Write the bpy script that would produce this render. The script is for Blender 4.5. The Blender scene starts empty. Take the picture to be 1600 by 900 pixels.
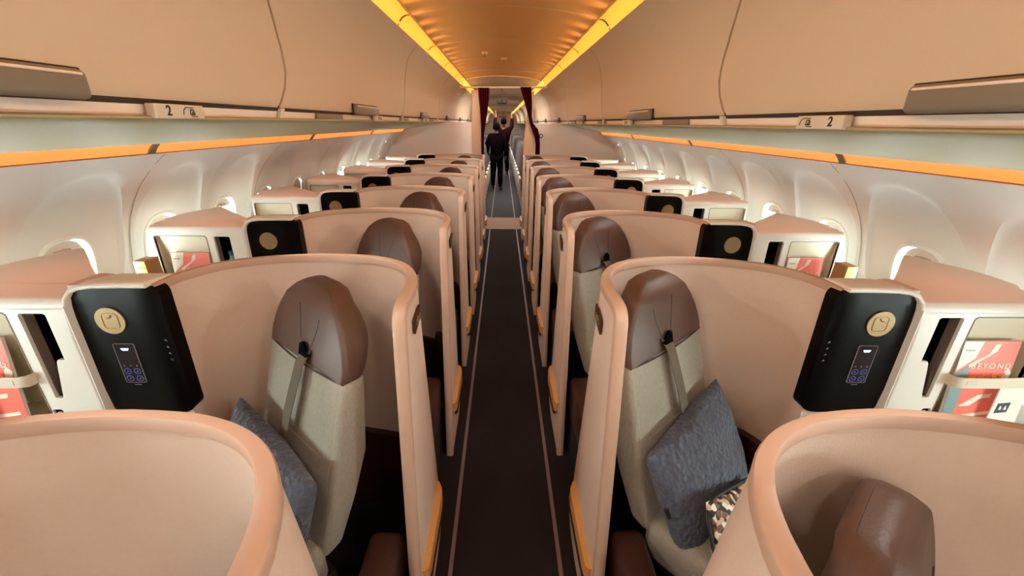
import bpy, bmesh, math, random
from mathutils import Vector, Matrix
from mathutils.geometry import tessellate_polygon
PI = math.pi
random.seed(7)
SC = bpy.context.scene
COL = SC.collection
# ------------------------------------------------------------------ materials
def lin(c):
    return tuple(((v / 255) / 12.92 if v / 255 <= .04045 else ((v / 255 + .055) / 1.055) ** 2.4) for v in c)
def mat(name, rgb, rough=.5, metal=0., noise=0., nscale=40., bump=0., bscale=200., emit=None, estr=0., stretch=None, spec=.5, sheen=0.):
    m = bpy.data.materials.new(name); m.use_nodes = True
    nt = m.node_tree; b = nt.nodes['Principled BSDF']
    c = lin(rgb) + (1,)
    b.inputs['Base Color'].default_value = c
    b.inputs['Roughness'].default_value = rough
    b.inputs['Metallic'].default_value = metal
    b.inputs['Specular IOR Level'].default_value = spec
    if sheen: b.inputs['Sheen Weight'].default_value = sheen
    tc = nt.nodes.new('ShaderNodeTexCoord'); src = tc.outputs['Object']
    if stretch:
        mp = nt.nodes.new('ShaderNodeMapping'); mp.inputs['Scale'].default_value = stretch
        nt.links.new(src, mp.inputs['Vector']); src = mp.outputs['Vector']
    if noise:
        n = nt.nodes.new('ShaderNodeTexNoise'); n.inputs['Scale'].default_value = nscale; n.inputs['Detail'].default_value = 3
        nt.links.new(src, n.inputs['Vector'])
        mx = nt.nodes.new('ShaderNodeMix'); mx.data_type = 'RGBA'
        mx.inputs[6].default_value = tuple(v * (1 - noise) for v in c[:3]) + (1,)
        mx.inputs[7].default_value = tuple(min(1, v * (1 + noise)) for v in c[:3]) + (1,)
        nt.links.new(n.outputs['Fac'], mx.inputs[0]); nt.links.new(mx.outputs[2], b.inputs['Base Color'])
    if bump:
        n2 = nt.nodes.new('ShaderNodeTexNoise'); n2.inputs['Scale'].default_value = bscale
        nt.links.new(src, n2.inputs['Vector'])
        bp = nt.nodes.new('ShaderNodeBump'); bp.inputs['Strength'].default_value = bump; bp.inputs['Distance'].default_value = .004
        nt.links.new(n2.outputs['Fac'], bp.inputs['Height']); nt.links.new(bp.outputs['Normal'], b.inputs['Normal'])
    if emit:
        b.inputs['Emission Color'].default_value = (lin(emit) if max(emit) > 3 else tuple(emit)) + (1,); b.inputs['Emission Strength'].default_value = estr
    return m
M = {}
def quilt(m):
    nt = m.node_tree; b = nt.nodes['Principled BSDF']; tc = nt.nodes.new('ShaderNodeTexCoord')
    v = nt.nodes.new('ShaderNodeTexVoronoi'); v.inputs['Scale'].default_value = 62; nt.links.new(tc.outputs['Object'], v.inputs['Vector'])
    n = nt.nodes.new('ShaderNodeTexNoise'); n.inputs['Scale'].default_value = 14; nt.links.new(tc.outputs['Object'], n.inputs['Vector'])
    a = nt.nodes.new('ShaderNodeMath'); a.operation = 'MULTIPLY_ADD'; a.inputs[1].default_value = 2.2; nt.links.new(n.outputs['Fac'], a.inputs[0]); nt.links.new(v.outputs['Distance'], a.inputs[2])
    bp = nt.nodes.new('ShaderNodeBump'); bp.inputs['Strength'].default_value = .8; bp.inputs['Distance'].default_value = .012
    nt.links.new(a.outputs[0], bp.inputs['Height']); nt.links.new(bp.outputs['Normal'], b.inputs['Normal']); return m
M['shell'] = mat('shell_beige', (212, 190, 174), .55, noise=.04, nscale=90, bump=.15, bscale=300)
M['trim'] = mat('trim_beige', (184, 154, 134), .45)
M['console'] = mat('console_white', (236, 230, 220), .4)
M['pocket'] = mat('pocket_cream', (222, 208, 184), .45)
M['black'] = mat('gloss_black', (4, 3, 3), .34, spec=.1)
M['slotdark'] = mat('slot_dark', (3, 3, 4), .9, spec=.05)
M['slotside'] = mat('slot_taupe', (120, 106, 92), .6)
M['gold'] = mat('gold_metal', (152, 126, 88), .45, metal=.55, noise=.05)
M['golddk'] = mat('gold_dark', (150, 118, 70), .45, metal=.5)
M['leather'] = mat('brown_leather', (80, 55, 45), .46, noise=.08, nscale=25, bump=.12, bscale=160)
M['leatherdk'] = mat('dark_brown_leather', (52, 25, 18), .4, noise=.08, nscale=25, bump=.1, bscale=160)
M['fabric'] = mat('grey_seat_fabric', (152, 146, 132), .85, noise=.22, nscale=170, bump=.35, bscale=420, stretch=(1, 1, .45), sheen=.2)
M['seam'] = mat('seam_thread', (58, 44, 38), .7)
M['belt'] = mat('belt_webbing', (92, 80, 64), .7, bump=.3, bscale=500)
M['pillow'] = mat('pillow_cotton', (76, 82, 98), .9, noise=.14, nscale=45, bump=.9, bscale=55, sheen=.15)
quilt(M['pillow'])
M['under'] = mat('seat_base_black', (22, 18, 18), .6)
M['ledge'] = mat('ledge_tan', (206, 150, 84), .45)
M['plaque'] = mat('plaque_bronze', (74, 52, 34), .4, metal=.4)
M['carpet'] = mat('carpet_aubergine', (20, 9, 9), .95, noise=.35, nscale=420, bump=.6, bscale=500)
M['carpetg'] = mat('carpet_grey', (52, 54, 58), .95, noise=.2, nscale=220, bump=.4, bscale=400)
M['strip'] = mat('path_strip', (118, 98, 104), .5)
M['sill'] = mat('threshold_beige', (150, 118, 96), .7, noise=.1, nscale=120)
M['wall'] = mat('wall_white', (234, 230, 228), .5, noise=.015, nscale=6)
M['bezel'] = mat('window_bezel', (236, 238, 232), .35)
M['shade'] = mat('window_shade', (214, 200, 192), .6)
M['ceil'] = mat('ceiling_amber_tint', (216, 164, 100), .55)  # white ceiling tinted amber, carrying the cove glow in its colour
M['bin'] = mat('bin_white', (214, 188, 160), .45)
M['gap'] = mat('gap_dark', (52, 40, 32), .8)
M['latch'] = mat('latch_grey', (128, 116, 102), .4)
M['soffit'] = mat('soffit_grey', (172, 160, 126), .55)
M['rail'] = mat('rail_satin', (240, 222, 208), .28)
M['ink'] = mat('ink_black', (26, 22, 20), .6)
M['sign'] = mat('sign_cream', (212, 200, 180), .5)
M['white'] = mat('white_plastic', (238, 236, 228), .4)
M['icon'] = mat('icon_lit', (200, 220, 240), .5, emit=(190, 220, 255), estr=.9)
M['iconblue'] = mat('icon_blue', (40, 44, 90), .5, emit=(70, 74, 150), estr=.5)
M['tick'] = mat('tick_grey', (120, 112, 110), .5)
M['screen'] = mat('screen_glass', (14, 14, 18), .12)
M['coral'] = mat('print_coral', (226, 104, 88), .45, noise=.06, nscale=30)
M['teal'] = mat('print_teal', (120, 150, 150), .45)
M['cream'] = mat('print_cream', (240, 228, 210), .45)
M['yellow'] = mat('print_yellow', (240, 178, 60), .45)
M['paper'] = mat('paper_white', (236, 234, 218), .6)
M['navy'] = mat('print_navy', (50, 56, 76), .5)
M['kitgold'] = mat('kit_gold', (206, 178, 96), .35, metal=.35, noise=.1)
M['kitside'] = mat('kit_side', (150, 112, 66), .6)  # brown puts the shade on the gold box's aisle side into colour
M['curtain'] = mat('curtain_burgundy', (74, 6, 24), .9, noise=.1, nscale=30, spec=.1)
M['bulk'] = mat('bulkhead_laminate', (240, 230, 222), .45)
M['post'] = mat('post_tan', (206, 166, 132), .45)
M['uniform'] = mat('uniform_dark', (9, 5, 8), .95, spec=.05)
M['skin'] = mat('skin', (150, 100, 76), .5)
M['hair'] = mat('hair_black', (8, 6, 6), .9, spec=.05)
M['shoe'] = mat('shoe_black', (14, 12, 12), .4)
M['shirt'] = mat('shirt_maroon', (40, 14, 18), .95, spec=.05)
M['ecoseat'] = mat('economy_grey', (104, 98, 98), .75, noise=.1, nscale=80)
M['ecoside'] = mat('economy_side_white', (214, 212, 204), .4)
M['bluecap'] = mat('bottle_cap_blue', (30, 120, 170), .4)
M['water'] = mat('bottle_plastic', (150, 190, 210), .15)
M['exit'] = mat('sign_brown', (50, 28, 16), .8, spec=.1)
M['amber'] = mat('cove_amber', (255, 190, 70), .5, emit=(1.02, .42, .04), estr=1.)
M['strip_or'] = mat('wall_strip_orange', (255, 160, 90), .5, emit=(1.0, .25, .05), estr=1.0)
def glass_mat():
    m = bpy.data.materials.new('window_glass'); m.use_nodes = True; nt = m.node_tree
    nt.nodes.remove(nt.nodes['Principled BSDF'])
    t = nt.nodes.new('ShaderNodeBsdfTransparent'); g = nt.nodes.new('ShaderNodeBsdfGlossy'); g.inputs['Roughness'].default_value = .05
    t.inputs['Color'].default_value = (.93, .97, .95, 1)
    x = nt.nodes.new('ShaderNodeMixShader'); x.inputs[0].default_value = .06
    nt.links.new(t.outputs[0], x.inputs[1]); nt.links.new(g.outputs[0], x.inputs[2]); nt.links.new(x.outputs[0], nt.nodes['Material Output'].inputs['Surface'])
    return m
M['glass'] = glass_mat()
def zigzag_mat():
    m = mat('bag_triangles', (200, 180, 160), .7); nt = m.node_tree; b = nt.nodes['Principled BSDF']
    tc = nt.nodes.new('ShaderNodeTexCoord'); v = nt.nodes.new('ShaderNodeTexVoronoi'); v.inputs['Scale'].default_value = 72
    nt.links.new(tc.outputs['Object'], v.inputs['Vector'])
    r = nt.nodes.new('ShaderNodeValToRGB'); r.color_ramp.interpolation = 'CONSTANT'
    e = r.color_ramp.elements; e[0].color = lin((44, 26, 18)) + (1,); e[1].position = .38; e[1].color = lin((214, 186, 160)) + (1,)
    k = e.new(.62); k.color = lin((240, 236, 226)) + (1,); k = e.new(.8); k.color = lin((120, 84, 60)) + (1,)
    s = nt.nodes.new('ShaderNodeSeparateColor'); nt.links.new(v.outputs['Color'], s.inputs[0]); nt.links.new(s.outputs[0], r.inputs[0])
    nt.links.new(r.outputs[0], b.inputs['Base Color']); return m
M['zig'] = zigzag_mat()
# ------------------------------------------------------------------ mesh helpers
def smooth(a, b, x):
    t = min(1, max(0, (x - a) / (b - a))); return t * t * (3 - 2 * t)
class MB:
    def __init__(s): s.bm = bmesh.new()
    def v(s, p): return s.bm.verts.new(p)
    def f(s, vs):
        try: return s.bm.faces.new(vs)
        except ValueError: return None
    def grid(s, rows, close=False):
        R = [[s.v(p) for p in r] for r in rows]; n = len(R[0])
        for a, b in zip(R[:-1], R[1:]):
            for i in range(n if close else n - 1): s.f((a[i], a[(i + 1) % n], b[(i + 1) % n], b[i]))
        return R
    def loft(s, rings, cap=True):
        R = s.grid(rings, True)
        if cap: s.f(R[0][::-1]); s.f(R[-1])
        return R
    def box(s, lo, hi, fn=None, bev=0.):
        x0, y0, z0 = lo; x1, y1, z1 = hi
        if bev <= 0:
            r = [[(x0, y0, z), (x1, y0, z), (x1, y1, z), (x0, y1, z)] for z in (z0, z1)]
        else:
            b = min(bev, (x1 - x0) / 2.01, (y1 - y0) / 2.01, (z1 - z0) / 2.01); r = []
            def ring(z, i):
                c = []; rr = b - i; rr = max(rr, 1e-4)
                for cx, cy, a0 in ((x1 - b, y1 - b, 0), (x0 + b, y1 - b, 90), (x0 + b, y0 + b, 180), (x1 - b, y0 + b, 270)):
                    for k in range(4):
                        a = math.radians(a0 + k * 30); c.append((cx + rr * math.cos(a), cy + rr * math.sin(a), z))
                return c
            for k in range(4):
                a = math.radians(k * 30); r.append(ring(z0 + b - b * math.cos(a), b - b * math.sin(a)))
            for k in range(3, -1, -1):
                a = math.radians(k * 30); r.append(ring(z1 - b + b * math.cos(a), b - b * math.sin(a)))
        if fn: r = [[fn(*p) for p in q] for q in r]
        s.loft(r); return s
    def prism(s, poly, d0, d1, fn):
        """poly 2-D (a,b), extruded c from d0 to d1, fn(a,b,c)->xyz"""
        s.loft([[fn(a, b, c) for a, b in poly] for c in (d0, d1)]); return s
    def tube(s, pts, r, n=8, cap=True):
        pts = [Vector(p) for p in pts]; rings = []
        up = Vector((0, 0, 1))
        for i, p in enumerate(pts):
            t = (pts[min(i + 1, len(pts) - 1)] - pts[max(i - 1, 0)]).normalized()
            a = t.cross(up if abs(t.z) < .95 else Vector((1, 0, 0))).normalized(); b = t.cross(a)
            rr = r[i] if isinstance(r, (list, tuple)) else r
            rings.append([p + a * rr * math.cos(2 * PI * k / n) + b * rr * math.sin(2 * PI * k / n) for k in range(n)])
        s.loft(rings, cap); return s
    def disc(s, c, r, depth, fn, n=32):
        s.prism([(c[0] + r * math.cos(2 * PI * k / n), c[1] + r * math.sin(2 * PI * k / n)) for k in range(n)], 0, depth, fn); return s
    def plate(s, outer, holes, d0, d1, fn):
        """flat plate with holes, thickness d0..d1"""
        loops = [outer] + holes
        flat = [p for l in loops for p in l]
        tris = tessellate_polygon([[Vector((a, b, 0)) for a, b in l] for l in loops])
        A = [s.v(fn(a, b, d0)) for a, b in flat]; B = [s.v(fn(a, b, d1)) for a, b in flat]
        for t in tris: s.f([A[i] for i in t]); s.f([B[i] for i in reversed(t)])
        o = 0
        for l in loops:
            n = len(l)
            for i in range(n):
                j = (i + 1) % n; s.f((A[o + i], A[o + j], B[o + j], B[o + i]))
            o += n
        return s
    def build(s, name, m, parent=None, org=None, ang=40, tag=None, recalc=True):
        if recalc: bmesh.ops.recalc_face_normals(s.bm, faces=s.bm.faces)
        o0 = Vector(parent['_o']) if parent is not None else Vector(org or (0, 0, 0))
        bmesh.ops.translate(s.bm, verts=s.bm.verts, vec=-o0)
        me = bpy.data.meshes.new(name); s.bm.to_mesh(me); s.bm.free()
        me.materials.append(M[m]); me.shade_smooth(); me.set_sharp_from_angle(angle=math.radians(ang))
        o = bpy.data.objects.new(name, me); COL.objects.link(o)
        if parent is not None: o.parent = parent; o['_o'] = tuple(o0)
        else: o.location = o0; o['_o'] = tuple(o0)
        return o
def tag(o, label, cat, group=None, kind=None):
    o['label'] = label; o['category'] = cat
    if group: o['group'] = group
    if kind: o['kind'] = kind
    return o
def thing(name, loc, label, cat, group=None):
    o = bpy.data.objects.new(name, None); COL.objects.link(o); o.location = loc; o['_o'] = tuple(loc); o.empty_display_size = .1
    return tag(o, label, cat, group, 'thing')
def struct(o): o['kind'] = 'structure'; return o
def dup(root, d, label, group=None, skip=()):
    r = root.copy(); COL.objects.link(r); r.location = Vector(root.location) + Vector(d); r['label'] = label
    if group: r['group'] = group
    for ch in root.children:
        if ch.name.split('.')[0] in skip: continue
        c = ch.copy(); COL.objects.link(c); c.parent = r
        for g in ch.children:
            q = g.copy(); COL.objects.link(q); q.parent = c
    return r
def text(body, name, m, parent, pos, size, rot, ext=.0006, bold=0., shear=0., space=1.):
    cu = bpy.data.curves.new(name, 'FONT'); cu.body = body; cu.size = size; cu.extrude = ext; cu.align_x = 'CENTER'; cu.align_y = 'CENTER'
    cu.offset = bold; cu.shear = shear; cu.space_character = space; cu.materials.append(M[m])
    o = bpy.data.objects.new(name, cu); COL.objects.link(o); o.parent = parent
    o.location = Vector(pos) - Vector(parent['_o']); o.rotation_euler = rot
    bpy.context.view_layer.update(); me = bpy.data.meshes.new_from_object(o); bpy.data.objects.remove(o)
    q = bpy.data.objects.new(name, me); COL.objects.link(q); q.parent = parent; q.location = Vector(pos) - Vector(parent['_o']); q.rotation_euler = rot; return q
def lerp_tab(T, x):
    for (a, p), (b, q) in zip(T[:-1], T[1:]):
        if x <= b: return p + (q - p) * (x - a) / (b - a)
    return T[-1][1]
def rrect(x0, z0, x1, z1, r, n=5):
    out = []
    for cx, cz, a0 in ((x1 - r, z1 - r, 0), (x0 + r, z1 - r, 90), (x0 + r, z0 + r, 180), (x1 - r, z0 + r, 270)):
        for k in range(n + 1):
            a = math.radians(a0 + 90 * k / n); out.append((cx + r * math.cos(a), cz + r * math.sin(a)))
    return out
def catmull(pts, n=4):
    out = []; P = [Vector(p) for p in pts]
    for i in range(len(P) - 1):
        a, b, c, d = P[max(i - 1, 0)], P[i], P[i + 1], P[min(i + 2, len(P) - 1)]
        for k in range(n):
            t = k / n
            out.append(.5 * ((2 * b) + (c - a) * t + (2 * a - 5 * b + 4 * c - d) * t * t + (3 * b - a - 3 * c + d) * t ** 3))
    out.append(P[-1]); return out
ORD = ['nearest', 'second', 'third', 'fourth', 'fifth', 'sixth', 'seventh', 'eighth', 'ninth', 'tenth', 'eleventh', 'twelfth', 'thirteenth', 'fourteenth', 'fifteenth', 'sixteenth', 'seventeenth']
SIDE = {-1: 'left', 1: 'right'}
PITCH = .85
BULK = 6.78      # class-divider bulkhead
END = 30.0
YS = -2.46        # bulkhead behind the camera
# ------------------------------------------------------------------ camera
def camera():
    f = 650.; u0, v0 = 785 - 800., 192 - 450.; roll = math.radians(.36)
    y = Vector((u0, v0, f)).normalized(); up = Vector((math.sin(roll), -math.cos(roll), 0)); up = (up - y * up.dot(y)).normalized(); x = y.cross(up)
    right = Vector((x.x, y.x, up.x)); cup = -Vector((x.y, y.y, up.y)); back = -Vector((x.z, y.z, up.z))
    cd = bpy.data.cameras.new('camera'); co = bpy.data.objects.new('camera', cd); COL.objects.link(co)
    m = Matrix((right, cup, back)).transposed().to_4x4(); m.translation = Vector((-.01, 0, 1.6)); co.matrix_world = m
    cd.sensor_width = 36; cd.lens = f / 1600 * 36; cd.clip_start = .02; SC.camera = co
camera()
# ------------------------------------------------------------------ cabin shell
WP = [(1.72, 0), (1.785, .2), (1.825, .4), (1.84, .6), (1.836, .8), (1.815, .95), (1.77, 1.13), (1.69, 1.28), (1.60, 1.38), (1.515, 1.452)]
def wx(z):
    for i in range(len(WP) - 1):
        if z <= WP[i + 1][1] or i == len(WP) - 2:
            a, b, c, d = WP[max(i - 1, 0)], WP[i], WP[i + 1], WP[min(i + 2, len(WP) - 1)]
            t = (z - b[1]) / (c[1] - b[1]); h = c[1] - b[1]
            m0 = (c[0] - a[0]) / (c[1] - a[1]) * h; m1 = (d[0] - b[0]) / (d[1] - b[1]) * h
            return (2 * t ** 3 - 3 * t * t + 1) * b[0] + (t ** 3 - 2 * t * t + t) * m0 + (-2 * t ** 3 + 3 * t * t) * c[0] + (t ** 3 - t * t) * m1
ZT, ZB = 1.452, .40
WIN0 = 1.71 - .5335 * 8       # first window behind the camera
NWIN = 17
WZ, WHW, WHH = .955, .132, .178
shut = {(-1, 3.31), (-1, 3.84), (-1, 4.38)}
def wall_module(mb, s, yc):
    N = 48
    def pt(y, z, d): return (s * (wx(z) + d), y, z)
    def ell(cz, a, b, p, k):
        t = 2 * PI * k / N; c, q = math.cos(t), math.sin(t)
        return (math.copysign(abs(c) ** p, c) * a, cz + math.copysign(abs(q) ** p, q) * b)
    def rect(k):
        t = 2 * PI * k / N; c, q = math.cos(t), math.sin(t); m = max(abs(c), abs(q)); c, q = c / m, q / m
        return (c * .26675, (ZT + ZB) / 2 + q * (ZT - ZB) / 2)
    dish = [ell(1.045, .238, .345, .9, k) for k in range(N)]
    win = [ell(WZ, WHW, WHH, .72, k) for k in range(N)]
    rings = []
    for j in range(5):
        t = j / 4; rings.append([pt(yc + (1 - t) * rect(k)[0] + t * dish[k][0], (1 - t) * rect(k)[1] + t * dish[k][1], 0) for k in range(N)])
    for t, d in ((.03, .012), (.10, .024), (.35, .032), (.6, .036), (.82, .040), (1., .042)):
        rings.append([pt(yc + (1 - t) * dish[k][0] + t * win[k][0], (1 - t) * dish[k][1] + t * win[k][1], d) for k in range(N)])
    mb.grid(rings, True)
    w2 = [ell(WZ, WHW * .9, WHH * .93, .72, k) for k in range(N)]
    return pt, ell, N
def sidewalls():
    widx = 0
    for s in (-1, 1):
        mb = MB(); zl = [0, .1, .2, .3, .4]
        for i in range(NWIN):
            yc = WIN0 + .5335 * i; wall_module(mb, s, yc)
        y0, y1 = WIN0 - .26675, WIN0 + .5335 * (NWIN - 1) + .26675
        ys = [y0 + (y1 - y0) * i / 40 for i in range(41)]
        mb.grid([[(s * wx(z), y, z) for y in ys] for z in zl])
        for a, b in ((YS, y0), (y1, BULK)):
            if b - a > .01: mb.grid([[(s * wx(z), y, z) for y in (a, b)] for z in [k * .0726 for k in range(21)]])
        struct(mb.build('wall_' + SIDE[s], 'wall'))
        # economy wall
        mb = MB(); mb.grid([[(s * wx(z), y, z) for y in (BULK + .14, 14, 22, END)] for z in [k * .0726 for k in range(21)]])
        struct(mb.build('wall_rear_' + SIDE[s], 'wall'))
        # windows
        for i in range(NWIN):
            yc = WIN0 + .5335 * i
            if yc < .1: pass
            widx += 1; N = 40
            def ring(a, b, d, p=.72):
                out = []
                for k in range(N):
                    t = 2 * PI * k / N; c, q = math.cos(t), math.sin(t)
                    z = WZ + math.copysign(abs(q) ** p, q) * b
                    out.append((s * (wx(z) + d), yc + math.copysign(abs(c) ** p, c) * a, z))
                return out
            mb = MB()
            mb.grid([ring(WHW + .004, WHH + .004, .043), ring(WHW, WHH, .036), ring(WHW - .012, WHH - .012, .035), ring(WHW - .018, WHH - .018, .045), ring(WHW - .022, WHH - .022, .10)], True)
            fr = struct(mb.build('window_%d' % widx, 'bezel'))
            mb = MB(); r = ring(WHW - .02, WHH - .02, .085); mb.f([mb.v(p) for p in r]); mb.build('pane', 'glass', fr)
            closed = any(abs(yc - y) < .05 and s == a for a, y in shut)
            mb = MB(); zt = WZ + WHH - .02; zb = WZ - WHH + .03 if closed else WZ + WHH - .075
            rows = []
            for j in range(9):
                z = zb + (zt - zb) * j / 8; q = min(1, abs((z - WZ) / (WHH - .02))); w = (WHW - .02) * max(.02, (1 - q ** (2 / .72))) ** (.36)
                rows.append([(s * (wx(z) + .062), yc + w * u, z) for u in (-1, -.5, 0, .5, 1)])
            mb.grid(rows); sh = mb.build('window_shade', 'shade', fr)
            mb = MB(); mb.box((-.035, -.006, -.008), (.035, .006, .008), lambda a, b, c: (s * (wx(zb + .01) + .052 + b), yc + a, zb + .012 + c), .004); mb.build('shade_handle', 'trim', sh)
    # panel joints
    n = 0
    for s in (-1, 1):
        for j in range(8):
            y = 1.9767 + 1.067 * (j - 4)
            if y < .4 or y > BULK: continue
            mb = MB(); zs = [.75 + (1.45 - .75) * i / 24 for i in range(25)]
            mb.grid([[(s * (wx(z) - .005), y - .0022, z), (s * (wx(z) - .005), y + .0022, z)] for z in zs])
            n += 1; struct(mb.build('trim_%d' % n, 'latch'))
    return n
ntrim = sidewalls()
def trim(mb, m, ang=40):
    global ntrim
    ntrim += 1; return struct(mb.build('trim_%d' % ntrim, m, ang=ang))
# floor
mb = MB(); mb.box((-1.75, YS, -.04), (1.75, BULK - .16, 0)); struct(mb.build('floor', 'carpet'))
mb = MB(); mb.box((-1.75, BULK - .16, -.04), (1.75, BULK + .72, .001)); trim(mb, 'sill')
mb = MB(); mb.box((-1.75, BULK + .72, -.04), (1.75, END, .0)); struct(mb.build('floor_rear', 'carpetg'))
for x, w in ((-.198, .008), (.225, .008)):
    mb = MB(); mb.box((x - w, YS, .0), (x + w, BULK - .16, .003)); trim(mb, 'strip')
    mb = MB(); mb.box((x - w, BULK + .72, .0), (x + w, END, .003)); trim(mb, 'strip')
# ceiling
CE = [(-.568, 2.192), (-.48, 2.212), (-.36, 2.230), (-.2, 2.245), (0, 2.250), (.2, 2.245), (.36, 2.230), (.48, 2.212), (.568, 2.192)]
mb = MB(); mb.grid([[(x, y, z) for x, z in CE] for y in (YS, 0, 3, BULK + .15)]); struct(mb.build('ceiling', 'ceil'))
mb = MB(); mb.grid([[(x, y, z - .0) for x, z in CE] for y in (BULK + .14, 14, END)]); struct(mb.build('ceiling_rear', 'bin'))  # paler bin colour stands in for brighter light on the economy ceiling
for j in range(9):
    y = 2.92 + 1.067 * (j - 4)
    if YS < y < BULK - .1:
        mb = MB(); mb.grid([[(x, y + d, z - .0035 + .003 * abs(d) / .005) for x, z in CE] for d in (-.005, 0, .005)]); trim(mb, 'bin')
# bins profile
BP = catmull([(.890, 1.636, 0), (.876, 1.662, 0), (.866, 1.74, 0), (.838, 1.88, 0), (.79, 1.985, 0), (.73, 2.065, 0), (.64, 2.135, 0)], 4)
def seam_dy(z):
    T = [(1.63, 0), (1.65, 0), (1.72, .05), (1.78, .056), (1.85, .02), (1.92, -.05), (1.97, -.12), (2.05, -.25), (2.14, -.38)]
    for (a, p), (b, q) in zip(T[:-1], T[1:]):
        if z <= b: return p + (q - p) * max(0, (z - a)) / (b - a)
    return T[-1][1]
BL = 2.134
def add_bin(s, y0, y1, label, curve0=True, curve1=True, latch=True):
    r = thing('overhead_bin', (s * .9, (y0 + y1) / 2, 1.63), label, 'overhead bin', 'overhead bins along the %s side' % SIDE[s])
    mb = MB(); g = .008
    def row(u, off):
        out = []
        for p in BP:
            d = seam_dy(p.y); a = y0 + g + (d if curve0 else 0); b = y1 - g + (d if curve1 else 0)
            out.append((s * (p.x + off), a + (b - a) * u, p.y))
        return out
    F = [row(u, 0) for u in (0, .03, .25, .5, .75, .97, 1)]; B = [row(u, .022) for u in (0, 1)]
    mb.grid(F); mb.grid([F[0], B[0]]); mb.grid([F[-1], B[1]])
    mb.grid([[q[0] for q in F], [(q[0][0] + s * .022, q[0][1], q[0][2]) for q in F]])
    mb.build('bin_door', 'bin', r)
    mb = MB(); ya, yb = y0 - (.0 if not curve0 else 0), y1
    prof = [(p.x + .02, p.y) for p in BP[::3]] + [(1.35, 2.13), (1.40, 1.66), (.9, 1.638)]
    mb.grid([[(s * x, y, z) for x, z in prof] for y in (y0, y1)], True); mb.build('bin_body', 'gap', r)
    if latch:
        yc = (y0 + y1) / 2
        mb = MB(); mb.box((-.235, -.016, -.0), (.235, .016, .056), lambda a, b, c: (s * (.868 - .006 + b - .012 * c), yc + a, 1.631 + c), .012); lt = mb.build('latch', 'latch', r)
        mb = MB(); mb.box((-.242, -.004, .0), (.242, .004, .061), lambda a, b, c: (s * (.868 + .001 + b), yc + a, 1.630 + c), .003); mb.build('latch_recess', 'gap', lt)
        mb = MB(); mb.box((-.22, -.003, .044), (.22, .003, .050), lambda a, b, c: (s * (.868 - .022 + b - .012 * c), yc + a, 1.631 + c), .002); mb.build('latch_lip', 'rail', lt)
    return r
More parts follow.
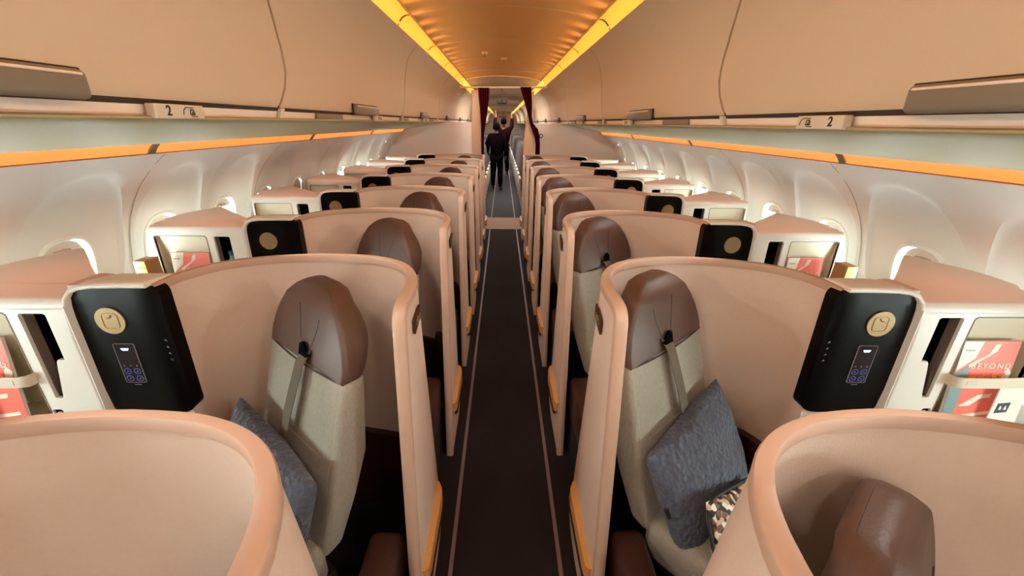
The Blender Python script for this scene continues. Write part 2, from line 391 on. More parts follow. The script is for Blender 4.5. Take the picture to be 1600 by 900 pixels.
for s in (-1, 1):
    ys = [1.79 - BL * 2, 1.79 - BL, 1.79, 1.79 + BL, 1.79 + 2 * BL]
    lab = ['cream overhead bin above and behind the viewpoint on the %s side', 'large cream overhead bin cut by the %s picture edge, nearest big grey latch',
           'cream overhead bin on the %s side, second from the viewpoint, one small grey latch', 'distant cream overhead bin on the %s side, last full bin before the bulkhead']
    for i in range(4): add_bin(s, ys[i], ys[i + 1], lab[i] % SIDE[s])
    add_bin(s, ys[4], ys[4] + BL, 'cream overhead bin running past the bulkhead on the %s side' % SIDE[s], True, False)
    yy = ys[4] + BL; k = 0
    proto = add_bin(s, yy, yy + BL, 'cream overhead bin beyond the curtain, %s side, first in the economy cabin' % SIDE[s], False, False)
    for k in range(1, 11):
        dup(proto, (0, k * BL, 0), 'cream overhead bin beyond the curtain, %s side, %s along the economy cabin' % (SIDE[s], ORD[k]), 'economy overhead bins on the %s side' % SIDE[s])
    # service rail, lip and soffit
    mb = MB(); mb.grid([[(s * .895, y, 1.592), (s * .888, y, 1.629)] for y in (YS, BULK, END)]); trim(mb, 'rail')
    mb = MB(); mb.grid([[(s * x, y, z) for x, z in ((.888, 1.629), (.884, 1.648), (.93, 1.65))] for y in (YS, BULK, END)]); trim(mb, 'gap')  # dark strip drawn in as the shadow line below the bins
    mb = MB()
    sp = [(.900, 1.594), (.874, 1.594), (.868, 1.597), (.866, 1.601), (.868, 1.604), (.874, 1.606)]
    sp = [(.90, 1.605), (.872, 1.604), (.867, 1.601), (.8665, 1.597), (.870, 1.5935), (.95, 1.582), (1.08, 1.562), (1.22, 1.538), (1.36, 1.512), (1.478, 1.494), (1.50, 1.500), (1.57, 1.515), (1.605, 1.46), (1.575, 1.405)]
    mb.grid([[(s * x, y, z) for x, z in sp] for y in (YS, 0, 3, BULK + .14)]); trim(mb, 'soffit')
    mb = MB(); mb.grid([[(s * x, y, z) for x, z in sp] for y in (BULK + .14, END)]); trim(mb, 'soffit')
    for yb in (1.79 - BL, 1.79, 1.79 + BL, 1.79 + 2 * BL):
        mb = MB(); mb.box((.872, yb - .014, 1.603), (.888, yb + .014, 1.64), lambda a, b, c: (s * a, b + (c - 1.62) * .6, c), .003); trim(mb, 'sign')
    # side light strips
    js = [1.90 - 1.6 * 3, 1.90 - 3.2, 1.90 - 1.6, 1.90, 3.50, 5.10, BULK - .02]
    for k, (a, b) in enumerate(zip(js[:-1], js[1:])):
        g = .018 if k in (2, 3) or True else 0
        lb = 'long orange glowing light strip above the %s windows, %s' % (SIDE[s], ['behind the viewpoint', 'just behind the viewpoint', 'cut by the picture edge', 'second visible length', 'third visible length', 'farthest length by the bulkhead'][k])
        t = thing('light_strip', (s * 1.5, (a + b) / 2, 1.47), lb, 'light', 'orange light strips on the %s' % SIDE[s])
        mb = MB(); pr = [(1.482, 1.4935), (1.493, 1.484), (1.503, 1.472), (1.512, 1.457), (1.55, 1.47), (1.52, 1.51)]
        mb.loft([[(s * x, y, z) for x, z in pr] for y in (a + g, b - g)]); mb.build('lens', 'strip_or', t)
        mb = MB()
        pr2 = [(1.476, 1.4925), (1.488, 1.481), (1.498, 1.468), (1.508, 1.453), (1.55, 1.46), (1.52, 1.515)]
        mb.loft([[(s * x, y + (.03 if False else 0), z) for x, z in pr2] for y in (b - g - .002, b + g)]); mb.build('end_cap', 'latch', t)
    # cove lights
    nseg = int((BULK - YS) / 1.067)
    y = 2.92 - 1.067 * 5; k = 0
    while y < BULK - .05:
        b = y + 1.067 if y + 1.067 < BULK else BULK + .14; t = thing('cove_light', (s * .6, (y + b) / 2, 2.17), 'amber glowing cove light beside the %s ceiling edge, %s from the viewpoint' % (SIDE[s], ORD[k]), 'light', 'amber cove lights on the %s' % SIDE[s])
        mb = MB(); mb.grid([[(s * x, yy2, z) for x, z in ((.566, 2.200), (.59, 2.196), (.61, 2.183), (.625, 2.165), (.635, 2.145), (.67, 2.12))] for yy2 in (y, b)]); mb.build('diffuser', 'amber', t)
        mb = MB(); mb.grid([[(s * x, yy2, z) for x, z in ((.566, 2.19), (.59, 2.188), (.612, 2.176), (.63, 2.155), (.64, 2.138))] for yy2 in (b - .014, b + .014)]); mb.build('end_cap', 'plaque', t)
        mb = MB(); mb.grid([[(s * x, yy2, z) for x, z in ((.555, 2.1945), (.562, 2.187), (.572, 2.192), (.573, 2.199))] for yy2 in (y, b)]); mb.build('edge_rail', 'ceil', t)
        y = b; k += 1
    y = BULK + .14; k = 0
    for b in (12, 18, 24, END):
        t = thing('cove_light', (s * .6, (y + b) / 2, 2.17), 'amber cove light beyond the curtain, %s side, %s length of the economy ceiling' % (SIDE[s], ORD[k]), 'light', 'economy cove lights on the %s' % SIDE[s])
        mb = MB(); mb.grid([[(s * x, yy2, z) for x, z in ((.56, 2.200), (.59, 2.196), (.61, 2.183), (.625, 2.165), (.638, 2.14), (.67, 2.12))] for yy2 in (y, b)]); mb.build('diffuser', 'amber', t)
        y = b; k += 1
# row placards
def placard(s, y, digit, label):
    t = thing('row_placard', (s * .87, y, 1.6), label, 'sign')
    mb = MB(); mb.box((.856, y - .09, 1.597), (.880, y + .09, 1.632), lambda a, b, c: (s * a, b, c), .003); mb.build('sign_plate', 'sign', t)
    rot = (PI / 2, 0, PI / 2 if s < 0 else -PI / 2)
    X = s * .8552
    if digit: text(digit, 'row_number', 'ink', t, (X, y + s * -.045 if s > 0 else y - .045, 1.615), .034, rot, bold=.0006)
    else:
        mb = MB()
        for d in (-.03, 0, .03): mb.box((X - .0004, y + d - .005, 1.604), (X + .0004, y + d + .005, 1.627))
        mb.build('row_marks', 'ink', t)
    if digit:   # seat symbol: belt arc, tray box and base line
        yy = y + .035 if s < 0 else y + .045
        k = 1
        mb = MB()
        def seg(pts, w):
            for (a, b), (c, d) in zip(pts[:-1], pts[1:]):
                L = math.hypot(c - a, d - b); n = (-(d - b) / L * w, (c - a) / L * w)
                mb.loft([[(X + e, yy + k * p, 1.615 + q) for p, q in ((a + n[0], b + n[1]), (c + n[0], d + n[1]), (c - n[0], d - n[1]), (a - n[0], b - n[1]))] for e in (-.0004, .0004)])
        m = 1 if s < 0 else -1
        seg([(m * -.030, -.008), (m * -.026, .004), (m * -.018, .010), (m * .012, .010)], .0011)
        seg([(m * -.004, -.007), (m * -.001, .005), (m * .010, .005), (m * .014, -.007), (m * -.004, -.007)], .0016)
        seg([(m * .003, -.004), (m * .007, -.004), (m * .006, .001)], .0014)
        seg([(m * .0, -.0115), (m * .024, -.0115)], .0010)
        mb.build('seat_symbol', 'ink', t)
    return t
placard(-1, 1.21, '2', 'cream row sign reading 2 with a seat symbol under the left bins')
placard(1, 1.21, '2', 'cream row sign reading 2 with a seat symbol under the right bins')
for s in (-1, 1):
    placard(s, 3.12, None, 'small cream row sign under the %s bins, second from the viewpoint' % SIDE[s])
    placard(s, 5.0, None, 'tiny far cream row sign under the %s bins' % SIDE[s])
    for k, y in enumerate((2.3, 4.0, 5.6)):
        t = thing('oxygen_panel', (s * .884, y, 1.61), 'flat darker service panel in the slot under the %s bins, %s from the viewpoint' % (SIDE[s], ORD[k]), 'panel', 'service panels under the %s bins' % SIDE[s])
        mb = MB(); mb.box((.878, y - .17, 1.604), (.886, y + .17, 1.628), lambda a, b, c: (s * a, b, c), .002); mb.build('panel_cover', 'latch', t)
# ------------------------------------------------------------------ suites
def mxs(x, s):
    return s * x + .015 * (1 - smooth(.45, .75, x))
TOP = [(.285, .955), (.285, .965), (.285, .985), (.285, 1.03), (.285, 1.09), (.288, 1.14), (.297, 1.19), (.317, 1.248), (.352, 1.303), (.402, 1.347), (.462, 1.376), (.53, 1.392),
       (.64, 1.397), (.77, 1.375), (.88, 1.33), (.945, 1.268), (.978, 1.195), (.987, 1.10)]
ZTOP = [1.118, 1.139, 1.153] + [1.158] * 15
_c = catmull([(x, y, z) for (x, y), z in zip(TOP, ZTOP)], 3)
TOP = [(p.x, p.y) for p in _c]; ZTOP = [min(p.z, 1.158) for p in _c]
TT = .010
TI = lambda i: .0145 if i < 18 else .0145 - .0055 * min(1, (i - 15) / 15)
def spath(i, v):
    """plan point i of the partition at height fraction v (0 floor .. 1 top)"""
    x, y = TOP[i]
    if y <= 1.19 and x < .30: yb = .84 + (y - .955) * (1.352 - .84) / (1.19 - .955)
    else: yb = y + .162 * (1 - smooth(.297, .75, x))
    return Vector((x, yb + (y - yb) * v))
def snorm(i, v):
    a, b = spath(max(i - 1, 0), v), spath(min(i + 1, len(TOP) - 1), v); t = (b - a).normalized(); return Vector((t.y, -t.x))   # towards the seat side (inner)
LZ = lambda x: .35 + .16 * smooth(.4, .85, x)
def make_shell(s):
    t = thing('privacy_shell', (mxs(.3, s), 1.0, 0), '', 'partition', 'beige suite partitions on the %s' % SIDE[s])
    VL = [0, .12, .25, .4, .55, .7, .85, 1.]
    mb = MB(); rings = []
    for i in range(len(TOP)):
        zt = ZTOP[i] - .012; o, q = [], []
        for v in VL:
            p, n = spath(i, v), snorm(i, v)
            T_ = TI(i); o.append((mxs(p.x - n.x * T_, s), p.y - n.y * T_, zt * v)); q.append((mxs(p.x + n.x * T_, s), p.y + n.y * T_, zt * v))
        rings.append(o + q[::-1])
    mb.loft(rings); mb.build('shell_panel', 'shell', t, ang=30)
    # edge trim
    mb = MB(); rings = []; edge = []
    for j in range(9): edge.append((0, j / 8 * .955, 'f'))
    for i in range(1, len(TOP)): edge.append((i, 1, 't'))
    for (i, v, k) in edge:
        p, n = spath(i, v), snorm(i, v); z = ZTOP[i] * v if k == 'f' else ZTOP[i]
        if k == 'f': out = Vector((0, -1, 0))
        else: out = Vector((0, 0, 1))
        if k == 't' and i < 9: out = Vector((0, -math.cos(i / 9 * PI / 2), math.sin(i / 9 * PI / 2)))
        c = Vector((p.x, p.y, z)); N3 = Vector((n.x, n.y, 0)); h = TI(i) + .0022
        prof = [(-h, -.015), (-h, .005), (-h * .8, .0095), (0, .011), (h * .8, .0095), (h, .005), (h, -.015)]
        rings.append([(lambda q: (mxs(q.x, s), q.y, q.z))(c + N3 * a + out * b) for a, b in prof])
    mb.loft(rings); mb.build('edge_trim', 'trim', t, ang=50)
    # kick ledge on the aisle side
    mb = MB(); poly = [(.283, .90), (.262, .90), (.252, .91), (.250, .93), (.248, 1.18), (.252, 1.225), (.266, 1.255), (.283, 1.262)]
    mb.prism(poly, .215, .275, lambda a, b, c: (mxs(a, s), b + (.275 - c) * .2, c)); lg = mb.build('kick_ledge', 'ledge', t, ang=30)
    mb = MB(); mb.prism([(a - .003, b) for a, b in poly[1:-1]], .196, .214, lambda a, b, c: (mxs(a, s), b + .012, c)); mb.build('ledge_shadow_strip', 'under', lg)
    # bronze plaque
    pts = [(1.112, 1.106), (1.032, 1.092), (1.030, 1.052), (1.112, 1.066)] if s < 0 else [(1.150, 1.094), (1.075, 1.075), (1.072, 1.030), (1.150, 1.052)]
    mb = MB(); mb.prism(pts, 0, .006, lambda a, b, c: (mxs(.2675 - c, s), a, b)); pq = mb.build('seat_plaque', 'plaque', t)
    cy = sum(p[0] for p in pts) / 4; cz = sum(p[1] for p in pts) / 4
    mb = MB(); mb.disc((cy, cz), .011, .003, lambda a, b, c: (mxs(.2615 - c, s), a, b), 16)
    mb.tube([(mxs(.2605, s), cy - .018, cz - .012), (mxs(.2605, s), cy - .018, cz + .008)], .0018, 6); mb.tube([(mxs(.2605, s), cy + .018, cz - .008), (mxs(.2605, s), cy + .02, cz + .01)], .0018, 6)
    mb.build('plaque_emblem', 'gold', pq)
    # dark lower lining on the seat side
    mb = MB(); rows = []
    for i in range(24, len(TOP) - 3):
        r = []
        for z0 in (0.0, .2, .40, .50, .515, .515):
            z = z0 * LZ(TOP[i][0]) / .515; v = z / 1.17; p, n = spath(i, v), snorm(i, v); off = TT + .03
            if len(r) == 5: off = TT - .004
            r.append((mxs(p.x + n.x * off, s), p.y + n.y * off, z))
        rows.append(r)
    mb.grid(rows); mb.build('lower_lining', 'leatherdk', t)
    return t
CF = 1.085      # console front plane
def make_console(s):
    t = thing('side_console', (s * 1.4, 1.3, 0), '', 'console', 'side consoles under the %s windows' % SIDE[s])
    X = lambda a, b, c: (s * a, b, c)
    # carcass: loft of plan polygon, rounded top edge
    plan = [(1.215, CF + .11), (1.655, CF + .11), (1.698, 1.24), (1.708, 1.34), (1.700, 1.40), (1.636, 1.575), (1.618, 1.582), (1.40, 1.375), (1.24, 1.222), (1.215, 1.20)]
    cx = sum(p[0] for p in plan) / len(plan); cy = sum(p[1] for p in plan) / len(plan)
    def ring(z, ins):
        out = []
        for a, b in plan:
            L = math.hypot(a - cx, b - cy); k = 1 - ins / L; out.append((s * (cx + (a - cx) * k), cy + (b - cy) * k, z))
        return out
    mb = MB(); mb.loft([ring(0, .0), ring(.5, 0), ring(1.115, 0), ring(1.124, .002), ring(1.128, .006), ring(1.129, .012)]); mb.build('console_body', 'console', t, ang=35)
    # front plate with slot and pocket openings
    slot = [(1.290, 1.078), (1.296, 1.083), (1.360, 1.083), (1.366, 1.077), (1.366, .800), (1.343, .800), (1.316, .925), (1.311, .933), (1.290, .934)]
    pocket = rrect(1.398, .715, 1.642, 1.085, .012, 3)
    jack = rrect(1.362, .732, 1.392, .757, .006, 2)
    outer = [(1.215, .0), (1.215, 1.100), (1.655, 1.100), (1.655, .0)]
    fr = lambda a, b, c: (s * a, CF + c, b)
    mb = MB(); mb.plate(outer, [slot, pocket, jack], 0, .012, fr); mb.build('front_panel', 'console', t, ang=30)
    # rounded nose along the top front edge
    mb = MB(); mb.prism([(CF + .012, 1.129), (CF + .12, 1.129), (CF + .12, 1.095), (CF, 1.095), (CF, 1.103), (CF + .002, 1.115), (CF + .006, 1.124)], 1.215, 1.655, lambda a, b, c: (s * c, a, b)); mb.build('top_edge', 'console', t, ang=60)
    mb = MB(); mb.box((1.643, CF + .01, 0), (1.655, CF + .10, 1.12), X); mb.box((1.215, CF + .01, 0), (1.225, CF + .10, 1.12), X); mb.build('side_cheeks', 'console', t)
    # slot recess
    mb = MB(); f0 = [fr(a, b, .010) for a, b in slot]; f1 = [fr(a + .0, b, .068) for a, b in slot]
    mb.grid([f0, f1], True); mb.f([mb.v(p) for p in f1]); sl = mb.build('slot', 'slotdark', t, ang=30)
    mb = MB(); mb.box((1.3640, .802, .011), (1.3655, 1.076, .036), lambda a, b, c: fr(a, b, c)); mb.build('slot_lining', 'slotside', sl)
    # literature pocket: sloping back, sides
    mb = MB(); x0, x1 = 1.398, 1.642
    prof = [(1.085, .013), (.98, .032), (.86, .075), (.74, .092), (.715, .092), (.715, -.0)]
    mb.grid([[fr(a, z, d) for z, d in prof] for a in (x0, x1)])
    for a in (x0, x1): mb.f([mb.v(fr(a, z, d)) for z, d in prof[:-1]] + [mb.v(fr(a, .715, .0)), mb.v(fr(a, 1.085, 0))])
    mb.build('literature_pocket', 'pocket', t, ang=30)
    mb = MB(); q = rrect(1.396, .713, 1.644, 1.087, .013, 3); qi = rrect(1.3995, .7165, 1.6405, 1.0835, .0115, 3)
    mb.plate(q, [qi], -.0012, .002, fr); mb.build('pocket_outline', 'slotside', t)
    # strap
    mb = MB(); pth = [(1.396, .004), (1.392, -.012), (1.398, -.024), (1.42, -.030), (1.52, -.032), (1.62, -.030), (1.645, -.024), (1.650, -.010), (1.646, .004)]
    mb.loft([[fr(a, z, d), fr(a, z + .036, d), fr(a + .0005, z + .036, d + .003), fr(a + .0005, z, d + .003)] for (a, d), z in zip(pth, [.856] * 9)]); st = mb.build('retaining_strap', 'pocket', t, ang=60)
    mb = MB(); mb.box((1.428, .866, -.0325), (1.462, .882, -.0315), lambda a, b, c: fr(a, b, c + .001)); mb.build('strap_print', 'shade', st)
    # jack recess
    mb = MB(); mb.plate(rrect(1.360, .730, 1.394, .759, .007, 3), [], .006, .011, fr); jk = mb.build('headphone_socket', 'slotdark', t)
    mb = MB(); mb.disc((1.378, .741), .005, .006, lambda a, b, c: fr(a, b, c), 12); mb.build('plug', 'white', jk)
    # shelf below the pocket
    mb = MB(); mb.box((1.36, CF - .13, .675), (1.66, CF, .700), lambda a, b, c: (s * a, b, c), .006); mb.build('tray_shelf', 'console', t)
    # frame round the control panel (top band and window-side band)
    mb = MB(); path = [(.985, 1.170), (1.05, 1.170), (1.13, 1.1685), (1.165, 1.164), (1.188, 1.154), (1.202, 1.136), (1.208, 1.105), (1.210, 1.0), (1.210, .6), (1.210, .0)]
    pts = [Vector(p) for p in path]; rings = []
    for i, p in enumerate(pts):
        tg = (pts[min(i + 1, len(pts) - 1)] - pts[max(i - 1, 0)]).normalized(); n = Vector((-tg.y, tg.x)); n = n if n.dot(p - Vector((1.0, .9))) > 0 else -n
        k = smooth(.95, 1.1, p.x)
        k = .25 + .75 * smooth(1.02, 1.2, p.x) * smooth(1.2, 1.08, p.y)
        prof = [(-.006, CF + .02), (-.006, CF - .022 * k), (-.003, CF - .027 * k), (.002, CF - .028 * k), (.006, CF - .022 * k), (.009, CF - .008 * k), (.010, CF + .03), (.0, CF + .10), (-.006, CF + .10)]
        rings.append([(s * (p.x + n.x * a), b, p.y + n.y * a) for a, b in prof])
    mb.loft(rings); mb.build('panel_frame', 'console', t, ang=60)
    mb = MB(); mb.box((1.2015, CF - .027, .70), (1.2045, CF - .002, 1.115), X); mb.build('panel_reveal', 'white', t)
    # control panel, curved back at its aisle-side edge
    mb = MB(); out = rrect(.948, .775, 1.204, 1.157, .022, 6)
    def bend(a): return CF - .006 + .012 * (1 - smooth(.955, 1.015, a))
    def dome(a, b):
        return bend(a)
    NC = 20
    cols = []
    AS = [.963 + .03 * (1 - math.cos(PI / 2 * j / 7)) for j in range(8)] + [.993 + (1.174 - .993) * j / 9 for j in range(1, 9)] + [1.2012 - .03 * (1 - math.sin(PI / 2 * j / 7)) for j in range(8)]
    for a in AS:
        r = .03
        e = max(0, r - (a - .963), r - (1.2012 - a)); dz = r - math.sqrt(max(0, r * r - e * e))
        cols.append((a, .745 + dz, 1.166 - dz))
    F = [[(s * a, bend(a) + (.004 if k in (0, 6) else 0), z0 + (z1 - z0) * k / 6 if 0 < k < 6 else (z0 if k == 0 else z1)) for k in range(7)] for a, z0, z1 in cols]
    B = [[(s * a, CF + .05, z0 + (z1 - z0) * k / 6) for k in range(7)] for a, z0, z1 in cols]
    mb.grid(F); mb.grid(B); mb.grid([[r[0] for r in F], [r[0] for r in B]]); mb.grid([[r[-1] for r in F], [r[-1] for r in B]]); mb.grid([F[0], B[0]]); mb.grid([F[-1], B[-1]])
    cp = mb.build('control_panel', 'black', t, ang=35)
    # housing behind the panel down to the floor
    mb = MB(); mb.prism([(1.0, CF + .02), (1.22, CF + .02), (1.22, 1.20), (1.20, 1.205), (1.0, 1.16)], 0, 1.162, X); mb.build('panel_housing', 'shell', t)
    yp = CF - .006
    face = lambda a, b, c: (s * a, yp - c, b)
    mb = MB(); mb.disc((1.108, 1.066), .0405, .004, face, 40); md = mb.build('medallion', 'gold', cp)
    mb = MB(); q = rrect(1.084, 1.042, 1.128, 1.090, .010, 4); mb.plate(q, [[(x * .93 + 1.106 * .07, z * .93 + 1.066 * .07) for x, z in q]], .0035, .0052, face)
    mb.tube([face(1.100, 1.084, .0048), face(1.106, 1.076, .0048), face(1.114, 1.074, .0048)], .002, 6); mb.build('medallion_relief', 'golddk', md)
    hx = 1.098
    mb = MB(); mb.plate(rrect(hx - .029, .862, hx + .029, .992, .004, 3), [], 0, .002, face); hs = mb.build('touch_handset', 'screen', cp)
    mb = MB(); q = rrect(hx - .030, .861, hx + .030, .993, .005, 3); mb.plate(q, [rrect(hx - .0285, .8625, hx + .0285, .9915, .004, 3)], .0005, .0026, face); mb.build('handset_border', 'tick', hs)
    mb = MB(); mb.prism([(hx - .012, .978), (hx + .012, .978), (hx + .008, .970), (hx - .008, .970)], .002, .0028, face); mb.build('lamp_symbol', 'icon', hs)
    mb = MB()
    for a in (-.014, .014):
        for z in (.876, .901):
            q = [(hx + a + .010 * math.cos(2 * PI * k / 20), z + .010 * math.sin(2 * PI * k / 20)) for k in range(20)]
            mb.plate(q, [[(hx + a + .0083 * math.cos(2 * PI * k / 20), z + .0083 * math.sin(2 * PI * k / 20)) for k in range(20)]], .002, .0028, face)
            mb.prism([(hx + a - .003, z - .003), (hx + a + .003, z - .003), (hx + a, z + .004)], .002, .0026, face)
    mb.build('seat_buttons', 'iconblue', hs)
    mb = MB()
    for a in (-.018, 0, .018): mb.prism([(hx + a - .002, .918), (hx + a + .003, .918), (hx + a, .923)], .002, .0026, face)
    mb.build('small_symbols', 'tick', hs)
    mb = MB(); mb.box((hx - .010, .852, .0), (hx + .010, .8545, .0006), lambda a, b, c: face(a, b, c)); mb.build('caption_line', 'tick', cp)
    mb = MB()
    for z in (1.000, .978, .957, .936):
        a = .980; d = yp - bend(a)
        mb.prism([(a - .004, z - .003), (a + .004, z - .001), (a + .001, z + .004)], d + .0005, d + .002, face)
    mb.build('indicator_marks', 'tick', cp)
    return t
WV = Vector((.766, .643)); FV = Vector((.643, -.766)); REC = .268
def make_seat(s, fwd, rec=REC):
    P0 = Vector((.364, 1.035)) + FV * fwd
    t = thing('airline_seat', (s * .6, 1.0, 0), '', 'seat', 'business seats on the %s' % SIDE[s])
    def S(w, f, z):   # seat frame: w across towards the window, f forward of the back face, z up
        p = P0 + WV * w + FV * (f + (.93 - z) * rec); return (s * p.x, p.y, z)
    def S0(w, f, z):
        p = P0 + WV * w + FV * f; return (s * p.x, p.y, z)
    # backrest
    def ring(w0, w1, d, z, r=.018, bulge=.012, fn=S, f0=0):
        pts = []
        n = 5
        for cw, cf, a0 in ((w1 - r, f0 - r, 0), (w0 + r, f0 - r, 90)):
            for k in range(n):
                a = math.radians(a0 + 90 * k / (n - 1)); pts.append((cw + r * math.cos(a), cf + r * math.sin(a)))
        rb = min(.045, d * .48)
        for cw, cf, a0 in ((w0 + rb, f0 - d + rb, 180), (w1 - rb, f0 - d + rb, 270)):
            for k in range(n):
                a = math.radians(a0 + 90 * k / (n - 1)); pts.append((cw + rb * math.cos(a), cf + rb * math.sin(a)))
        wc = (w0 + w1) / 2; hw = (w1 - w0) / 2
        return [fn(a, b + (bulge * (1 - ((a - wc) / hw) ** 2) if b > f0 - r * 1.01 else 0), z) for a, b in pts]
    mb = MB()
    mb.loft([ring(.015, .455, .05, .395, .02), ring(.003, .460, .075, .42), ring(.0, .462, .105, .55), ring(0, .458, .12, .68), ring(0, .452, .098, .82), ring(0, .449, .08, .905), ring(.002, .447, .076, .922, .016), ring(.010, .440, .06, .930, .012)])
    bk = mb.build('backrest', 'fabric', t, ang=50)
    mb = MB(); zz = [.44 + (.92 - .44) * k / 14 for k in range(15)]
    for w in (.028,): mb.tube([S(w, .0005, z) for z in zz], .0022, 6)
    mb.build('back_piping', 'fabric', bk)
    mb = MB(); mb.tube([S(.05 + .38 * k / 12, .0085, .70 + .0 * k) for k in range(13)], .0015, 6); mb.build('back_seam', 'fabric', bk)
    # headrest
    mb = MB(); rings = []
    for k in range(15):
        u = k / 14; z = .931 + .222 * (1 - (1 - u) ** 1.5)
        tt = (z - .931) / .222; hw = lerp_tab(((0, .223), (.2, .217), (.4, .203), (.6, .178), (.78, .146), (.9, .115), (.97, .085), (1.01, .06)), tt); d = .078 + .022 * math.sin(PI * min(1, tt * 1.1)) - .02 * tt ** 4
        fr_ = .003 - .022 * max(0, tt - .8) / .2
        if k == 0: hw -= .006
        if k == 13: d *= .85
        if k == 14: hw *= .85; d *= .45; fr_ -= .02
        c = .224; rings.append(ring(c - hw, c + hw, d, z, .014, .014, S, fr_))
    mb.loft(rings); hd = mb.build('headrest', 'leather', t, ang=60)
    mb = MB(); mb.tube([S(.010 + .428 * k / 16, -.001 + .015 * (1 - (k / 8 - 1) ** 2), .9305) for k in range(17)], .003, 6); mb.build('headrest_seam', 'seam', hd)
    mb = MB(); mb.tube([S(.135 + .045 * (k / 10) ** 1.6, .0165, 1.08 - .115 * k / 10) for k in range(11)], .0012, 6); mb.tube([S(.245 - .03 * (k / 10), .0175, 1.10 - .12 * k / 10) for k in range(11)], .0012, 6)
    mb.build('stitching', 'seam', hd)
    mb = MB(); mb.prism([(.172, .962), (.212, .992), (.226, .988), (.226, .955), (.200, .945)], .010, .0185, lambda a, b, c: S(a, c, b)); mb.build('belt_slot', 'slotdark', hd)
    # shoulder belt
    mb = MB(); rings = []
    for k in range(13):
        u = k / 12; z = .972 - .43 * u; w = .196 + .05 * u + .03 * u * u; f = .018 + .012 * math.sin(PI * u) + (.004 if u > .02 else -.01)
        rings.append([S(w - .022, f, z), S(w + .022, f, z), S(w + .022, f + .0025, z), S(w - .022, f + .0025, z)])
    mb.loft(rings); mb.build('shoulder_belt', 'belt', t)
    # cushion, base and aisle armrest
    mb = MB(); mb.box((-.0, .125, .30), (.47, .54, .445), lambda a, b, c: S0(a, b, c), .035); cu = mb.build('seat_cushion', 'fabric', t, ang=50)
    mb = MB(); mb.tube([S0(.015 + .44 * k / 10, .543, .415) for k in range(11)], .003, 6); mb.build('cushion_piping', 'seam', cu)
    mb = MB(); mb.box((.02, .10, .0), (.45, .50, .30), lambda a, b, c: S0(a, b, c), .01); mb.build('seat_base', 'under', t)
    mb = MB(); mb.box((.325, .55, .22), (.43, .945, .41), lambda a, b, c: (mxs(a, s), b, c), .026); am = mb.build('armrest', 'leatherdk', t, ang=50)
    mb = MB(); mb.box((.330, .57, .0), (.42, .93, .24), lambda a, b, c: (mxs(a, s), b, c), .006); mb.build('armrest_plinth', 'under', am)
    return t
NR = 7
def row_name(k): return ['in the nearest full row', 'in the second full row', 'in the third full row', 'in the fourth full row', 'in the fifth full row', 'in the sixth full row', 'in the last row by the bulkhead'][k]
SHELL, CONS, SEAT = {}, {}, {}
FWD = {-1: .105, 1: 0.}
for s in (-1, 1):
    sd = SIDE[s]
    SHELL[s] = make_shell(s); SHELL[s]['label'] = 'curved beige partition with bronze plaque, %s of the aisle, behind the nearest grey cushioned seat' % sd
    sh_lab = {-1: 'large beige partition cut by the bottom edge of the picture, %s of the aisle' % sd}
    for k in range(1, NR): sh_lab[k] = 'curved beige partition %s of the aisle %s' % (sd, row_name(k))
    for k in range(-1, NR):
        if k: dup(SHELL[s], (0, PITCH * k, 0), sh_lab[k], skip=('seat_plaque',) if k < 0 else ())
    CONS[s] = make_console(s); CONS[s]['label'] = 'white side console with black control panel under the %s windows %s' % (sd, row_name(0))
    for k in range(1, NR): dup(CONS[s], (0, PITCH * k, 0), 'white console with black panel by the %s windows %s' % (sd, row_name(k)))
    SEAT[s] = make_seat(s, FWD[s]); SEAT[s]['label'] = 'grey fabric seat with brown leather headrest and pillow, %s of the aisle' % sd
    for k in range(1, NR):
        d = dup(SEAT[s], (0, PITCH * k, 0), 'brown leather headrest seat %s of the aisle %s' % (sd, row_name(k)))
sa = dup(SEAT[1], (.055, -PITCH + .015, -.06), 'seat showing only its brown headrest at the bottom right corner')
# ------------------------------------------------------------------ loose things on the suites
def pillow(name, label, C, U, V, hu, hv, th, m, parent_group=None, seed=1):
    """puffy cushion: centre C, unit axes U (across), V (up), half sizes, thickness"""
    rnd = random.Random(seed); N3 = U.cross(V).normalized(); n = 22
    ph = [rnd.uniform(0, 6.28) for _ in range(6)]
    mb = MB()
    def P(u, v, side):
        pin = 1 - .10 * (abs(u) ** 2) * (1 - v * v) * 0 ; e = (1 - abs(u) ** 2.4) * (1 - abs(v) ** 2.4)
        edge = .045 * (1 - u * u) * v + 0; ed2 = .045 * (1 - v * v) * u
        e = max(0, (1 - u * u) * (1 - v * v)); w = .012 * math.sin(5 * u + ph[0] + 2 * v) * e + .006 * math.sin(9 * v + 4 * u + ph[1]) * e
        wr = .007 * math.sin(13 * (u - .6 * v) + ph[2] + 2 * v) * e ** .6 * smooth(.2, .9, abs(u * v) + .2)
        h = side * (th * e ** .42) + w + wr
        return C + U * (hu * (u - ed2)) + V * (hv * (v - edge)) + N3 * h
    lin_ = [-1 + 2 * i / n for i in range(n + 1)]
    lin_ = [math.sin(x * PI / 2) for x in lin_]
    A = mb.grid([[P(u, v, 1) for u in lin_] for v in lin_]); B = mb.grid([[P(u, v, -1) for u in lin_] for v in lin_])
    bmesh.ops.remove_doubles(mb.bm, verts=mb.bm.verts, dist=.0006)
    o = mb.build(name, m, org=tuple(C), ang=70); tag(o, label, 'pillow', kind='thing')
    return o
def seat_axes(s):
    return Vector((s * WV.x, WV.y, 0)), Vector((s * FV.x, FV.y, 0))
def on_seat(s, w, f, z):
    p = Vector((.364, 1.035)) + FV * (FWD[s] + f) + WV * w; return Vector((s * p.x, p.y, z))
